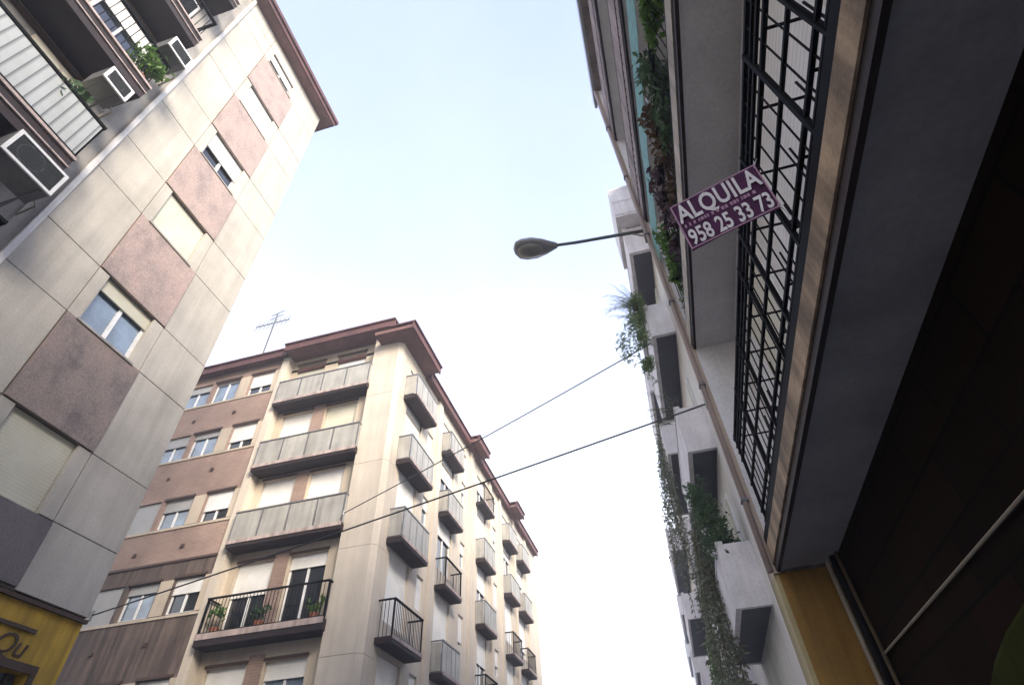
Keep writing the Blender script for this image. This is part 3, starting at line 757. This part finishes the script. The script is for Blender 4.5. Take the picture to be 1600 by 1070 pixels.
# ------------------------------------------------------------------ plants of that block
def fern(loc, label, n, length, seed, dirs, mat='leaf_grey', up=.8, leaf=.2, group=None, blobs=()):
    o = thing('hanging_plant', loc, label, 'plant', group); rnd = random.Random(seed); x, y, z = loc
    m = MB(); st = MB()
    for i in range(n):
        d = Vector((rnd.uniform(*dirs[0]), rnd.uniform(*dirs[1]), rnd.uniform(.1, up)))
        p0 = (x + rnd.uniform(-.12, .12), y + rnd.uniform(-.35, .35), z + rnd.uniform(0, .1))
        L_ = length * rnd.uniform(.6, 1.15)
        st.tube(frond(m, p0, d, L_, rnd.uniform(.6, 1.6), leaf, 16, rnd), .007, 4, .003)
    for bl in blobs: leaves(m, bl[0], bl[1], bl[2], .13, .22, seed, 2.5)
    st.build('stem', 'stem', o); m.build('foliage', mat, o)
    return o
fern((1.0, 9.85, 9.75), 'feathery plant spilling over the third balcony of the pale block into the sky', 46, .95, 4, ((-.6, .15), (-.5, .6)), 'leaf_fern', .8, .17, None, (((.92, 9.62, 9.8), (.22, .3, .45), 520), ((.78, 9.62, 9.0), (.24, .28, .65), 620), ((.8, 9.62, 8.1), (.16, .2, .6), 420), ((.5, 9.75, 8.8), (.3, .3, .55), 300)))
fern((1.08, 9.95, 6.72), 'small wispy plant on the second boxy balcony of the pale block', 9, .8, 9, ((-.8, .2), (-.6, .5)), 'leaf_grey', 1.0, .14)
o = thing('balcony_shrub', (1.28, 9.95, 3.01), 'dense blue green shrub standing in the lowest boxy balcony', 'plant')
m = MB()
for i, (c, r_, n_) in enumerate((((1.12, 9.95, 4.35), (.3, .45, .5), 700), ((1.02, 9.9, 4.85), (.24, .4, .4), 420), ((1.2, 9.85, 3.95), (.3, .3, .3), 380))): leaves(m, c, r_, n_, .1, .4, 40 + i, 3)
m.build('foliage', 'leaf_dark', o)
m = MB(); m.tube([(1.28, 9.95, 3.0), (1.2, 9.95, 3.8), (1.1, 9.95, 4.6)], .03, 6, .012); m.tube([(1.2, 9.95, 3.7), (1.25, 9.8, 4.2)], .02, 5, .008); m.build('stem', 'stem', o)
# curtain of creepers hanging off the balconies lower down
def creeper(x, y0, y1, ztop, zlow, n, seed, label, mat):
    o = thing('climbing_plant', (x, (y0 + y1) / 2, ztop), label, 'plant', 'creepers hanging off the pale block'); rnd = random.Random(seed)
    m = MB(); st = MB()
    for i in range(n):
        y = rnd.uniform(y0, y1); xx = x + rnd.uniform(-.3, .06); p = Vector((x + .02, y, ztop)); zl = zlow + rnd.uniform(0, .55) * (ztop - zlow)
        pts = [p.copy()]; d = Vector((xx - x, 0, .1))
        k = 0
        while p.z > zl:
            p = p + Vector((d.x * .12 + rnd.uniform(-.015, .015), rnd.uniform(-.03, .03), -.14 if k else .05)); k += 1; d.x *= .93
            pts.append(p.copy())
            for _ in range(3):
                a = Vector((rnd.uniform(-1, 1), rnd.uniform(-1, 1), rnd.uniform(-1.2, .1))).normalized(); b = a.cross(Vector((rnd.uniform(-1, 1), rnd.uniform(-1, 1), .3))).normalized()
                s = rnd.uniform(.08, .17); m.quad(p, p + a * s * .5 + b * s * .16, p + a * s, p + a * s * .5 - b * s * .16)
        st.tube(pts, .006, 4, .003)
    st.build('stem', 'stem', o); m.build('foliage', mat, o)
    return o
creeper(1.0, 11.0, 12.9, 5.3, 1.2, 44, 11, 'thick grey green creeper hanging from the second boxy balcony to the bottom edge', 'leaf_grey')
creeper(.98, 15.2, 17.2, 9.9, 4.6, 26, 12, 'thin hazy creeper hanging from the far upper balcony beside the white sky', 'leaf_grey')
creeper(.92, 14.9, 16.4, 4.1, .2, 26, 13, 'short green creeper low down behind the thicker one', 'leaf_green')

# ------------------------------------------------------------------ overhead cables
def cable(p, q, sag, r, label):
    p, q = Vector(p), Vector(q); n = 24; pts = []
    for i in range(n + 1):
        t = i / n; a = p.lerp(q, t); a.z -= sag * 4 * t * (1 - t); pts.append(a)
    o = thing('overhead_cable', tuple(p), label, 'cable', 'cables across the street')
    m = MB(); m.tube(pts, r, 7); m.build('wire', 'cable_black', o, smooth=True)
    m = MB()
    for e_ in (p, q): m.tube([e_ + Vector((0, 0, -.07)), e_ + Vector((0, 0, .07))], .03, 8)
    m.build('insulator', 'steel', o)
    return o
cable((1.05, 10.0, 8.95), (-8.95, 14.0, 8.3), .06, .016, 'upper black cable from the feathery plant to the cream corner pier')
cable((1.02, 5.72, 3.98), (-8.38, 6.84, 3.1), .03, .011, 'lower black cable from the beige pilaster crossing to the concrete block corner')

# ------------------------------------------------------------------ thin fog volume added to stand in for lens glow
hm = bpy.data.materials.new('glow_fog_volume'); hm.use_nodes = True
hn = hm.node_tree; hn.nodes.remove(hn.nodes['Principled BSDF'])
pv = hn.nodes.new('ShaderNodeVolumePrincipled'); pv.inputs['Density'].default_value = .0045; pv.inputs['Color'].default_value = (.97, .98, 1, 1); pv.inputs['Anisotropy'].default_value = .2
hn.links.new(pv.outputs[0], hn.nodes['Material Output'].inputs['Volume']); MATS['glow_fog_volume'] = hm
m = MB(); m.box(-410, 410, -410, 410, GZ - 1.2, 25.0); tag(m.build('glow_fog', 'glow_fog_volume'), kind='stuff')

# ------------------------------------------------------------------ light, sky, camera
sd = Vector((.58, -.55, .38)).normalized()            # towards the sun, behind the camera over the right-hand roofs
el = math.asin(sd.z); az = math.atan2(sd.x, sd.y)
wo = bpy.data.worlds.new('World'); SC.world = wo; wo.use_nodes = True
nt = wo.node_tree; bg = nt.nodes['Background']
sky = nt.nodes.new('ShaderNodeTexSky'); sky.sky_type = 'NISHITA'; sky.sun_disc = False
sky.sun_elevation = el; sky.sun_rotation = az; sky.air_density = 1.0; sky.dust_density = 1.6; sky.ozone_density = 1.2
tc = nt.nodes.new('ShaderNodeTexCoord'); sp = nt.nodes.new('ShaderNodeSeparateXYZ'); nt.links.new(tc.outputs['Generated'], sp.inputs[0])
veil = _ramp(nt, sp.outputs[2], [(.0, (1.15, 1.12, 1.1)), (.40, (1.08, 1.08, 1.1)), (.60, (.74, .80, 1.0)), (.78, (.50, .56, .86)), (1.0, (.36, .42, .74))])   # thin bright veil of cloud
nz = _ramp(nt, _noise(nt, tc.outputs['Generated'], 2.2, 5), [(.35, (.93, .95, .97)), (.7, (1.08, 1.06, 1.03))])
veil = _mix(nt, veil, nz, 1.0)
sc_ = nt.nodes.new('ShaderNodeVectorMath'); sc_.operation = 'SCALE'; sc_.inputs['Scale'].default_value = 4.2
nt.links.new(veil, sc_.inputs[0])
nt.links.new(_mix(nt, sky.outputs[0], sc_.outputs[0], .72, 'MIX'), bg.inputs['Color']); bg.inputs['Strength'].default_value = .12
sl = bpy.data.lights.new('sun', 'SUN'); sl.energy = 1.7; sl.angle = math.radians(26); sl.color = (1, .90, .76)
so = bpy.data.objects.new('sun', sl); COL.objects.link(so); so.rotation_euler = sd.to_track_quat('Z', 'Y').to_euler()

cam = bpy.data.cameras.new('camera'); cam.sensor_width = 36; cam.lens = 858.57 / 1600 * 36; cam.clip_end = 2000; cam.clip_start = .05
co = bpy.data.objects.new('camera', cam); COL.objects.link(co)
Rw = ((.963, .268, -.041), (-.215, .664, -.716), (-.164, .698, .697))
bx, by, bz = Vector(Rw[0]), -Vector(Rw[1]), -Vector(Rw[2])
bz.normalize(); bx = (bx - bz * bx.dot(bz)).normalized(); by = bz.cross(bx)
co.matrix_world = Matrix((bx, by, bz)).transposed().to_4x4()
SC.camera = co
SC.view_settings.view_transform = 'Standard'; SC.view_settings.look = 'None'; SC.view_settings.gamma = 1; SC.view_settings.exposure = 2.22
